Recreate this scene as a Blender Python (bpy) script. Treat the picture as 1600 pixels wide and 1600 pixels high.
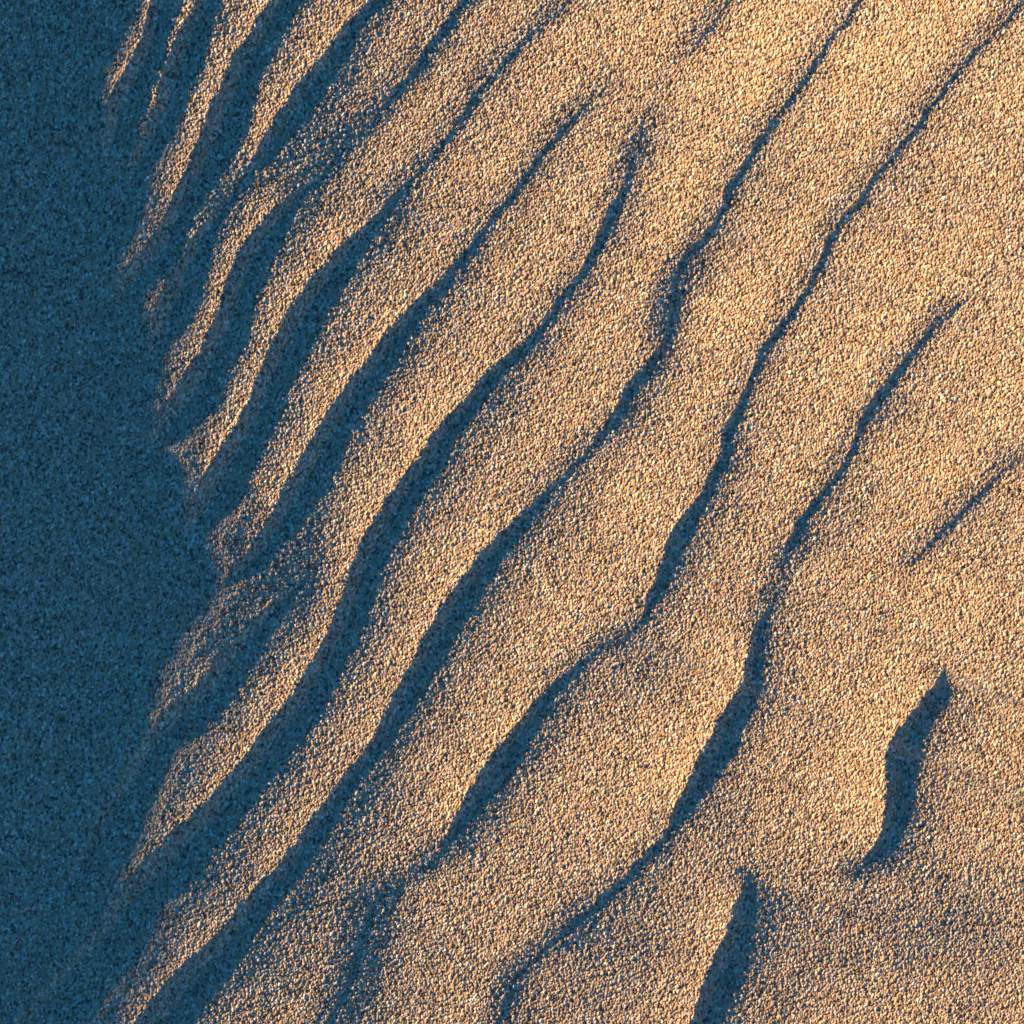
import bpy, math
import numpy as np

# ---------------------------------------------------------------- units
# terrain is laid out in "ticks": 1600 ticks = 0.60 m of sand
TICK = 0.60 / 1600.0
SUN_AZ = math.radians(22.0)          # light travels right and a little down the picture
TAN_E = 0.25
SUN_EL = math.atan(TAN_E)

for o in list(bpy.data.objects):
    bpy.data.objects.remove(o)
scene = bpy.context.scene

# ---------------------------------------------------------------- camera
LENS = 400.0
cam_d = bpy.data.cameras.new("camera")
cam = bpy.data.objects.new("camera", cam_d)
scene.collection.objects.link(cam)
cam_d.lens = LENS
cam_d.sensor_width = 36.0
cam.location = (0, 0, 0.60 * LENS / 36.0)
cam_d.clip_start = 0.01
cam_d.clip_end = 500.0
scene.camera = cam

# ---------------------------------------------------------------- sky
world = bpy.data.worlds.new("World")
scene.world = world
world.use_nodes = True
wn = world.node_tree
wn.nodes.clear()
sky = wn.nodes.new("ShaderNodeTexSky")
sky.sky_type = 'NISHITA'
sky.sun_disc = False
sky.sun_elevation = SUN_EL
to_sun = (-math.cos(SUN_AZ), math.sin(SUN_AZ))
sky.sun_rotation = math.atan2(to_sun[0], to_sun[1])
sky.air_density = 1.0
sky.dust_density = 0.2
sky.ozone_density = 10.0
bg = wn.nodes.new("ShaderNodeBackground")
bg.inputs["Strength"].default_value = 0.077
tint = wn.nodes.new("ShaderNodeMix")
tint.data_type = 'RGBA'
tint.blend_type = 'MULTIPLY'
tint.inputs[0].default_value = 1.0
tint.inputs[7].default_value = (0.62, 1.03, 0.86, 1.0)
wo = wn.nodes.new("ShaderNodeOutputWorld")
wn.links.new(sky.outputs[0], tint.inputs[6])
wn.links.new(tint.outputs[2], bg.inputs["Color"])
wn.links.new(bg.outputs[0], wo.inputs["Surface"])

# ---------------------------------------------------------------- sun
sun_d = bpy.data.lights.new("sun", 'SUN')
sun_d.energy = 5.0
sun_d.angle = math.radians(0.6)
sun_d.color = (1.0, 0.68, 0.275)
sun = bpy.data.objects.new("sun", sun_d)
scene.collection.objects.link(sun)
sun.location = (-2, 1, 1)
from mathutils import Vector
sv = Vector((to_sun[0] * math.cos(SUN_EL), to_sun[1] * math.cos(SUN_EL), math.sin(SUN_EL)))
sun.rotation_euler = sv.to_track_quat('Z', 'Y').to_euler()

scene.view_settings.view_transform = 'Standard'
scene.view_settings.look = 'None'
scene.view_settings.gamma = 1.0
scene.view_settings.use_curve_mapping = False
scene.view_settings.exposure = 1.42

#TERRAIN_BEGIN
# ================================================================ terrain
ca, sa = math.cos(SUN_AZ), math.sin(SUN_AZ)

# crest lines of the wind ripples with the length of lee shade behind each
# (position right, position down, shade length), in ticks
CR = {
 'a': [(262,-60,60),(250,-20,50),(243,10,42),(228,60,42),(205,110,50),(185,140,55),(165,175,66),(130,240,90),(90,300,90)],
 'b': [(350,-60,35),(315,0,36),(290,50,46),(272,85,54),(258,120,50),(245,175,45),(225,205,49),(205,240,52),(170,300,76),(130,400,70),(100,460,80)],
 'c': [(475,-60,40),(430,0,45),(400,45,48),(372,95,52),(345,140,60),(325,190,66),(300,250,60),(285,290,48),(262,345,44),(235,390,60),(190,420,72),(140,480,90),(100,540,90)],
 'd': [(625,-60,22),(577,0,26),(550,35,28),(520,75,36),(484,116,42),(442,172,44),(414,215,38),(400,250,22),(385,277,15),(350,320,16),(320,360,30),(290,400,46),(262,440,66),(240,490,66),(210,550,62),(160,640,75),(120,700,80)],
 'e': [(755,-50,9),(719,0,13),(695,41,15),(676,67,15),(657,101,15),(639,124,12),(601,165,8),(571,199,4),(537,232,3.5),(500,274,9),(469,300,17),(442,322,30),(424,337,40),(397,371,52),(375,405,55),(360,435,56),(349,472,56),(339,505,60),(319,537,60),(292,586,64),(277,612,72),(240,646,88),(225,665,88),(212,682,62),(200,700,60),(160,760,90),(110,840,100)],
 'f': [(905,-15,2),(879,11,3.5),(849,37,4),(819,67,6),(796,90,7),(774,116,7.5),(747,150,8),(725,180,8),(702,210,8),(680,236,6),(661,259,6),(631,289,9),(605,319,16),(575,349,25),(540,379,38),(509,414,48),(487,442,54),(465,472,58),(448,503,62),(427,541,58),(409,579,56),(394,616,52),(379,654,54),(356,695,60),(330,732,68),(307,759,78),(285,781,88),(250,830,84),(230,860,60),(215,880,44),(180,930,50),(140,990,60)],
 'g': [(935,145,1),(920,165,3),(901,184,5),(875,210,7),(849,236,9),(826,266,10),(804,296,10),(781,326,10),(759,349,10.5),(740,375,12.5),(721,397,15),(699,416,19),(680,446,23),(650,472,27),(622,495,36),(590,547,41),(556,586,46),(528,626,50),(502,661,52),(480,699,58),(461,736,60),(439,777,58),(416,819,48),(397,849,42),(375,875,42),(352,894,38),(320,935,20),(290,970,1)],
 'f2': [(282,722,1),(278,728,5),(270,745,34),(262,770,33),(240,812,60),(215,860,48),(190,900,40),(150,960,50)],
 'g3': [(294,856,1),(290,862,6),(278,878,72),(262,900,84),(240,948,74),(195,1003,80),(150,1060,110),(100,1130,110)],
 'g2': [(490,890,1),(470,910,8),(440,930,22),(415,952,36),(388,977,42),(360,1008,52),(330,1047,56),(300,1079,62),(259,1109,76),(210,1150,86),(150,1220,110),(100,1290,128),(50,1360,130)],
 'h': [(1175,-30,3),(1145,0,3),(1112,41,4),(1075,79,3),(1040,105,1),(1012,150,1),(1000,210,2.5),(988,260,4),(976,296,8),(957,319,15),(942,345,18),(931,371,17),(920,397,13),(905,424,13),(886,450,12),(867,472,12.5),(848,500,13),(826,525,17),(800,547,22),(774,566,26),(747,597,29),(725,631,30),(695,657,37),(672,687,38),(646,725,44),(624,751,44),(599,789,47),(573,830,52),(557,864,52),(543,898,52),(533,935,52),(518,974,50),(500,1014,52),(475,1056,55),(455,1090,58),(420,1135,62),(394,1172,58),(360,1210,62),(330,1244,64),(300,1277,70),(262,1304,78),(240,1334,84),(214,1360,88),(180,1386,92),(120,1440,118),(60,1500,128),(0,1560,140)],
 'i': [(1375,-35,3),(1337,11,4),(1319,41,5),(1289,71,5.5),(1262,109,7),(1244,139,7),(1221,165,8),(1195,199,9),(1172,229,10),(1161,255,12),(1142,285,15),(1131,319,11),(1112,349,10),(1097,375,9),(1075,397,11),(1060,416,12),(1050,445,8),(1046,480,6),(1044,515,9),(1025,549,17),(998,579,20),(976,605,23),(965,631,21),(950,661,17),(927,691,10),(905,717,7),(882,740,9),(852,766,15),(826,789,21),(800,815,26),(777,837,32),(747,867,38),(725,901,43),(702,927,46),(684,957,46),(663,995,46),(641,1040,44),(620,1079,42),(597,1130,36),(572,1175,27),(545,1207,28),(522,1236,32),(499,1265,36),(465,1307,42),(439,1349,43),(405,1386,46),(364,1435,48),(326,1476,58),(292,1502,70),(259,1536,74),(230,1576,80),(190,1630,90)],
 'j': [(1625,-30,3),(1600,0,3.5),(1585,19,5),(1555,52,4),(1532,79,6),(1506,105,5),(1480,131,5),(1457,161,5),(1431,195,6),(1405,229,7),(1379,259,7),(1352,289,7),(1334,319,9),(1307,352,9),(1292,379,7),(1277,412,9),(1262,450,9),(1240,484,10),(1214,515,11),(1191,545,13),(1180,579,9),(1165,609,13),(1146,642,15),(1131,670,19),(1125,710,18),(1112,744,18),(1094,777,20),(1067,807,27),(1045,837,31),(1034,867,28),(1022,905,22),(1007,942,15),(1000,970,9),(969,1002,4),(931,1017,7),(900,1039,12),(867,1067,20),(837,1094,27),(811,1131,34),(785,1161,40),(759,1199,46),(740,1232,42),(721,1270,32),(699,1304,21),(684,1337,9),(665,1360,3),(618,1390,2),(585,1412,8),(566,1450,12),(556,1487,14),(541,1532,15),(522,1570,14),(500,1610,12),(470,1660,8)],
 'k': [(1515,455,1),(1499,476,3),(1480,491,5.5),(1458,512,8),(1429,543,10),(1406,571,11),(1379,601,18),(1360,627,21),(1341,654,17),(1337,687,9),(1322,721,8),(1300,755,9),(1277,781,13),(1255,807,17),(1240,834,19),(1229,860,11),(1225,886,3),(1221,920,2),(1202,950,7),(1184,972,13),(1170,1002,22),(1163,1035,31),(1160,1062,33),(1146,1094,38),(1124,1127,45),(1109,1165,46),(1086,1202,43),(1071,1236,33),(1056,1266,24),(1040,1300,16),(1020,1330,14),(987,1364,13),(961,1390,15),(927,1416,16),(894,1442,15),(867,1472,11),(837,1499,4),(811,1517,7),(796,1544,9),(785,1574,9),(777,1600,9),(760,1650,6)],
 'l': [(1640,680,2),(1600,714,3),(1570,732,4),(1540,762,8),(1517,785,9),(1487,815,8),(1461,841,7),(1439,867,5),(1412,901,1),(1400,920,0)],
 'm': [(1474,1052,1),(1464,1066,26),(1443,1088,40),(1420,1116,40),(1397,1146,48),(1384,1172,60),(1386,1202,56),(1394,1232,46),(1390,1262,45),(1386,1292,36),(1373,1319,30),(1352,1347,16),(1337,1371,2),(1325,1390,0)],
 'n': [(1174,1368,1),(1165,1382,20),(1155,1409,35),(1146,1442,42),(1131,1480,53),(1112,1514,59),(1099,1547,56),(1094,1574,49),(1084,1600,42),(1070,1640,30),(1050,1690,15)],
}
# far edge of the shade of the big dune on the left
EDGE0 = [(235,-120),(222,-20),(226,20),(205,70),(180,130),(166,172),(190,205),(203,248),(240,300),(228,350),(188,428),(236,488),(272,578),(238,642),(222,672),(285,690),(303,735),(302,790),(338,852),(356,902),(354,928),(341,947),(304,990),(264,1052),(250,1116),(235,1200),(212,1300),(184,1392),(200,1450),(170,1520),(110,1600),(60,1680)]
# faint crests that just reach up into the light (centre, length along crest, height gain)

rng = np.random.default_rng(7)

def to_uv(x, y):
    x = np.asarray(x, float) - 800; y = np.asarray(y, float) - 800
    return x * ca + y * sa, -x * sa + y * ca

DU = 1.6
U0, U1 = -1500.0, 1420.0
ug = np.arange(U0, U1, DU); vg = np.arange(-1420.0, 1420.0, DU)
NU, NV = len(ug), len(vg)

def blur_fft(a, su, sv_):
    fu = np.fft.rfftfreq(a.shape[1]); fv = np.fft.fftfreq(a.shape[0])
    k = np.exp(-2 * np.pi ** 2 * ((fu[None] * su) ** 2 + (fv[:, None] * sv_) ** 2))
    return np.fft.irfft2(np.fft.rfft2(a) * k, s=a.shape)

def noise(su, sv_):
    a = blur_fft(rng.standard_normal((NV, NU)), su / DU, sv_ / DU)
    return (a / a.std()).astype(np.float32)

def line(pts):
    p = np.array(pts, float)
    u, v = to_uv(p[:, 0], p[:, 1])
    w = p[:, 2] if p.shape[1] > 2 else np.zeros(len(p))
    o = np.argsort(v); u, v, w = u[o], v[o], w[o]
    uu = np.interp(vg, v, u); ww = np.interp(vg, v, w)
    # carry on past both ends along the end tangent
    lo = vg < v[0]; hi = vg > v[-1]
    m0 = (u[min(3, len(u)-1)] - u[0]) / (v[min(3, len(u)-1)] - v[0])
    m1 = (u[-1] - u[-3]) / (v[-1] - v[-3])
    uu[lo] = u[0] + m0 * (vg[lo] - v[0]); uu[hi] = u[-1] + m1 * (vg[hi] - v[-1])
    k = np.exp(-0.5 * (np.arange(-12, 13) * DU / 7.0) ** 2); k /= k.sum()
    uu = np.convolve(np.pad(uu, 12, 'edge'), k, 'valid')
    if w[0] <= 1.01: ww[lo] = w[0] * np.clip(1 - (v[0] - vg[lo]) / 30, 0, 1)
    if w[-1] <= 1.01: ww[hi] = w[-1] * np.clip(1 - (vg[hi] - v[-1]) / 30, 0, 1)
    ww = np.convolve(np.pad(ww, 12, 'edge'), k, 'valid')
    return uu, ww

UG = ug[None, :].astype(np.float32); VG = vg[:, None].astype(np.float32)
X = (UG * ca - VG * sa + 800).astype(np.float32); Y = (UG * sa + VG * ca + 800).astype(np.float32)

# light wobble of the crest lines
wob = noise(60, 16) * 0.9 + noise(200, 45) * 1.5 + noise(4, 4) * 1.2

dip = np.zeros((NV, NU), np.float32)
rate_mod = np.zeros((NV, NU), np.float32)
lit = np.ones((NV, NU), np.float32)
e0, _ = line(EDGE0)
e0 = e0 - 6 + 14 * np.clip((vg + 400) / 120, 0, 1) + 8 * np.exp(-((vg - 150) / 120.0) ** 2)
q = e0[:, None].astype(np.float32) - UG + wob * 2
lit *= np.clip(0.5 - q / 3, 0, 1)
brow = 1262 - np.hypot(UG, VG) + 12 * np.sin(VG / 190.0)
dip = np.maximum(dip, np.clip(np.minimum(0.16 * q, 0.32 * brow), 0, 9 + 0.09 * np.clip(q, 0, 450)))
for name, pts in CR.items():
    uc, w = line(pts)
    q = UG - uc[:, None].astype(np.float32) + wob
    w = w[:, None].astype(np.float32)
    w = w * 1.03 + 3.5 * np.clip((w - 1) / 4, 0, 1)
    q = q + 2 * np.clip(w / 6, 0, 1)
    we = w + 0.0 * q
    inside = np.clip(0.5 + q / 2.4, 0, 1) * np.clip(0.5 + (we - q) / 5, 0, 1)
    lit = np.minimum(lit, 1 - inside * np.clip(w / 3, 0, 1))
    rem = np.clip(we - q, 0, None)
    d = np.minimum(0.28 * q, 0.09 * rem + 0.16 * rem * rem / (rem + 10))
    d = np.clip(d, 0, 22)
    dip = np.maximum(dip, d)
    # swell of the slope just before a crest, and a dim foot after the shade
    st = np.clip(w / 22, 0.15, 1)
    rate_mod += np.where(q < 0, (0.03 + 0.09 * np.clip((w - 18) / 22, 0, 1)) * np.clip(w / 6, 0, 1) * np.exp(q / 40), 0)
    p = q - we
    foot = np.where(q > 0, np.exp(-np.clip(p, 0, None) / 46), 0) * np.clip((q) / 4, 0, 1)
    rate_mod -= st * 0.24 * foot * np.clip(1.35 - we / 110, 0.45, 1) * np.clip((X - 60) / 500, 0.35, 1)
    # hollow in front of faint crests (soft dark halo)
    rate_mod -= 0.24 * np.clip(1.1 - w / 34, 0, 1) * np.clip(w / 6, 0, 1) * np.exp(-(q + 9) ** 2 / (2 * 14 ** 2))

# broad hollows and swells (position, radii, change of slope)
for (px, py, ru, rv, am) in [
    (1050, 475, 28, 55, -0.13), (1005, 225, 16, 60, -0.07), (572, 1430, 24, 55, -0.06), (1490, 1450, 100, 85, -0.08),
    (1270, 1420, 120, 60, -0.055), (900, 1560, 200, 60, -0.02), (455, 850, 40, 40, -0.06), (1010, 1040, 60, 40, -0.08), (1570, 1330, 60, 60, -0.02),
    (940, 130, 30, 25, -0.06), (1000, 1480, 120, 60, -0.05), (1230, 900, 40, 50, -0.03), (330, 290, 24, 34, -0.06),
    (470, 250, 40, 50, -0.03), (350, 1400, 60, 90, -0.03), (250, 760, 38, 50, -0.14), (235, 940, 42, 60, -0.14), (325, 1000, 70, 60, -0.06), (290, 370, 40, 60, -0.06), (440, 860, 60, 40, -0.04), (330, 1280, 90, 120, -0.03), (480, 1520, 90, 60, -0.03), (1560, 280, 60, 50, -0.03), (1400, 430, 60, 60, -0.01), (960, 900, 60, 90, 0.0),
    (1120, 500, 40, 30, 0.05), (1050, 330, 25, 80, 0.05), (1230, 70, 120, 80, 0.03), (1290, 1180, 70, 90, 0.02), (1450, 800, 40, 60, 0.02)]:
    cu, cv = to_uv(px, py)
    rate_mod += 1.5 * am * np.exp(-0.5 * (((UG - cu) / ru) ** 2 + ((VG - cv) / rv) ** 2))

rx = np.clip((X - 200) / 1100, 0, 1)
ry = np.clip(Y / 1600, 0, 1)
rate = 0.27 + 0.145 * rx - 0.11 * ry + rate_mod + 0.012 * noise(22, 34) + 0.012 * noise(11, 14) + 0.008 * noise(70, 110)
tips = UG - e0[:, None].astype(np.float32)
rate -= (0.14 - 0.05 * noise(10, 30)) * np.exp(-np.clip(tips, 0, None) / 60) + 0.02 * np.exp(-np.clip(tips, 0, None) / 160)
rate = np.clip(rate, 0.03, 0.46)
g = np.cumsum(rate * lit, axis=1) * DU
# ease differences between neighbouring lines of light
h = g - dip - UG * TAN_E
h = h - h[:, :1]
low = blur_fft(np.pad(h, 0), 0.01, 3.0 / DU)
h = low.astype(np.float32)
# level it about the middle of the frame
inframe = (X > 0) & (X < 1600) & (Y > 0) & (Y < 1600)
zero = (X > 230) & (X < 420) & (Y > 0) & (Y < 1600)
h -= h[inframe].mean() * 0.5 + h[zero].mean() * 0.5

pad = 300
hp = np.pad(h, pad, 'edge')
hs = blur_fft(hp, 90 / DU, 90 / DU)[pad:-pad, pad:-pad].astype(np.float32)

def sample(px, py, h):
    u, v = to_uv(px, py)
    fu = np.clip((u - U0) / DU, 0, NU - 1.001); fv = np.clip((v + 1420.0) / DU, 0, NV - 1.001)
    iu = fu.astype(np.int32); iv = fv.astype(np.int32); fu = fu - iu; fv = fv - iv
    return ((h[iv, iu] * (1 - fu) + h[iv, iu + 1] * fu) * (1 - fv) +
            (h[iv + 1, iu] * (1 - fu) + h[iv + 1, iu + 1] * fu) * fv)
#TERRAIN_END

# ---------------------------------------------------------------- mesh lines: fine in the middle, wider outwards
STEP = 0.85
core = np.arange(-30.0, 1630.0 + 1e-6, STEP)
out, s, x = [], STEP, 0.0
while x < 160000:
    s *= 1.012 if s < 12 else 1.08
    x += s
    out.append(x)
out = np.array(out)
gx = np.concatenate([core[0] - out[::-1], core, core[-1] + out])
N = len(gx)
PX, PY = np.meshgrid(gx, gx)
spacing = np.gradient(gx)
SP = np.maximum(spacing[None, :], spacing[:, None])

rad_ = np.hypot(PX - 800, PY - 800)
dist = np.clip(rad_ - 1390, 0, None)
far = 1 / (1 + (dist / 1500.0) ** 2)
mixf = np.clip((rad_ - 1330) / 200, 0, 1); mixf = mixf * mixf * (3 - 2 * mixf)
H = (sample(PX, PY, h) * (1 - mixf) + sample(PX, PY, hs) * mixf) * far
# ripples carry on beyond the traced ones
uu, vv = to_uv(PX, PY)
ph = (uu + 14 * np.sin(vv / 170.0) + 9 * np.sin(vv / 61.0 + uu / 300.0)) / 128.0 * 2 * np.pi
rip = np.sin(ph + 0.6 * np.sin(ph))
H += (4.2 + 1.6 * np.sin(uu / 410.0 + vv / 230.0) + 1.2 * np.sin(vv / 97.0 - uu / 350.0)) * rip * mixf * np.clip((45 - SP) / 25, 0, 1)

# ---------------------------------------------------------------- grains, one dome each, two overlapping layers
def grains(seed, cu, cv, jit):
    r = np.random.default_rng(seed)
    T = 509
    jx = (r.random((T, T)) - .5) * jit; jy = (r.random((T, T)) - .5) * jit
    rad = 0.50 + 0.42 * r.random((T, T)) ** 1.5; lift = r.standard_normal((T, T))
    tx = r.standard_normal((T, T)) * 0.5; ty = r.standard_normal((T, T)) * 0.5
    lean = math.radians(14)
    a = (PX * math.cos(lean) + PY * math.sin(lean)) / cu
    b = (-PX * math.sin(lean) + PY * math.cos(lean)) / cv
    ia = np.floor(a).astype(np.int32); ib = np.floor(b).astype(np.int32)
    best = np.full(PX.shape, -1e9, np.float32); bid = np.zeros(PX.shape, np.int32)
    for da in (-1, 0, 1):
        for db in (-1, 0, 1):
            ca_ = (ia + da) % T; cb_ = (ib + db) % T
            dx = a - (ia + da + .5 + jx[cb_, ca_]); dy = b - (ib + db + .5 + jy[cb_, ca_])
            R = rad[cb_, ca_]
            dd = (dx * dx + dy * dy) / (R * R)
            z = np.sqrt(np.clip(1 - dd, 0, 1)) * R * 1.0 + 0.44 * lift[cb_, ca_] + tx[cb_, ca_] * dx + ty[cb_, ca_] * dy - 2.0 * np.clip(dd - 1, 0, 4)
            z = z.astype(np.float32)
            m = z > best
            best[m] = z[m]; bid[m] = (cb_ * T + ca_)[m]
    return best, bid

z1, id1 = grains(3, 2.5, 3.3, 1.0)
GR = 0.98
fade = np.clip(1.6 - SP / 2.6, 0, 1)
H = H + GR * z1 * fade

# grain colours
r = np.random.default_rng(11)
K = 509 * 509
pal = np.array([(0.52, 0.40, 0.28), (0.60, 0.50, 0.38), (0.50, 0.33, 0.18), (0.40, 0.30, 0.21), (0.72, 0.64, 0.54), (0.16, 0.13, 0.11), (0.52, 0.36, 0.30)])
pk = r.choice(len(pal), K, p=[.26, .21, .12, .13, .11, .12, .05])
gc = pal[pk] * np.array([1.07, 1.0, 0.95]) * (0.75 + 0.5 * r.random((K, 1))) * (1 + 0.06 * r.standard_normal((K, 3)))
gc = np.clip(gc, 0.03, 0.85)
col = gc[id1.ravel()]
mean = gc.mean(0)
fd = fade.ravel()[:, None]
col = col * fd + mean * (1 - fd)

# ---------------------------------------------------------------- the sand: one sheet
nv = N * N
co = np.empty((nv, 3), np.float32)
co[:, 0] = ((PX - 800) * TICK).ravel()
co[:, 1] = ((800 - PY) * TICK).ravel()
co[:, 2] = (H * TICK).ravel()
idx = np.arange(nv, dtype=np.int32).reshape(N, N)
quads = np.stack([idx[:-1, :-1], idx[1:, :-1], idx[1:, 1:], idx[:-1, 1:]], -1).reshape(-1, 4)
me = bpy.data.meshes.new("sand")
nf = len(quads)
me.vertices.add(nv); me.loops.add(nf * 4); me.polygons.add(nf)
me.vertices.foreach_set("co", co.ravel())
me.loops.foreach_set("vertex_index", quads.ravel())
me.polygons.foreach_set("loop_start", np.arange(0, nf * 4, 4, dtype=np.int32))
me.update(calc_edges=True)
me.polygons.foreach_set("use_smooth", np.zeros(nf, dtype=bool))
ca4 = np.ones((nv, 4), np.float32); ca4[:, :3] = col
at = me.color_attributes.new("grain", 'FLOAT_COLOR', 'POINT')
at.data.foreach_set("color", ca4.ravel())

mat = bpy.data.materials.new("sand_grains")
mat.use_nodes = True
nt = mat.node_tree
bs = nt.nodes["Principled BSDF"]
bs.inputs["Roughness"].default_value = 0.75
bs.inputs["Specular IOR Level"].default_value = 0.25
an = nt.nodes.new("ShaderNodeAttribute"); an.attribute_name = "grain"
nt.links.new(an.outputs["Color"], bs.inputs["Base Color"])
tc = nt.nodes.new("ShaderNodeTexCoord")
nz = nt.nodes.new("ShaderNodeTexNoise"); nz.inputs["Scale"].default_value = 2200.0; nz.inputs["Detail"].default_value = 2.0
bp = nt.nodes.new("ShaderNodeBump"); bp.inputs["Strength"].default_value = 0.7; bp.inputs["Distance"].default_value = 0.0005
nt.links.new(tc.outputs["Object"], nz.inputs["Vector"])
nt.links.new(nz.outputs["Fac"], bp.inputs["Height"])
nt.links.new(bp.outputs["Normal"], bs.inputs["Normal"])
me.materials.append(mat)
sand = bpy.data.objects.new("sand", me)
scene.collection.objects.link(sand)
sand["kind"] = "structure"
sand["label"] = "rippled tan desert sand in low sun with blue shade"
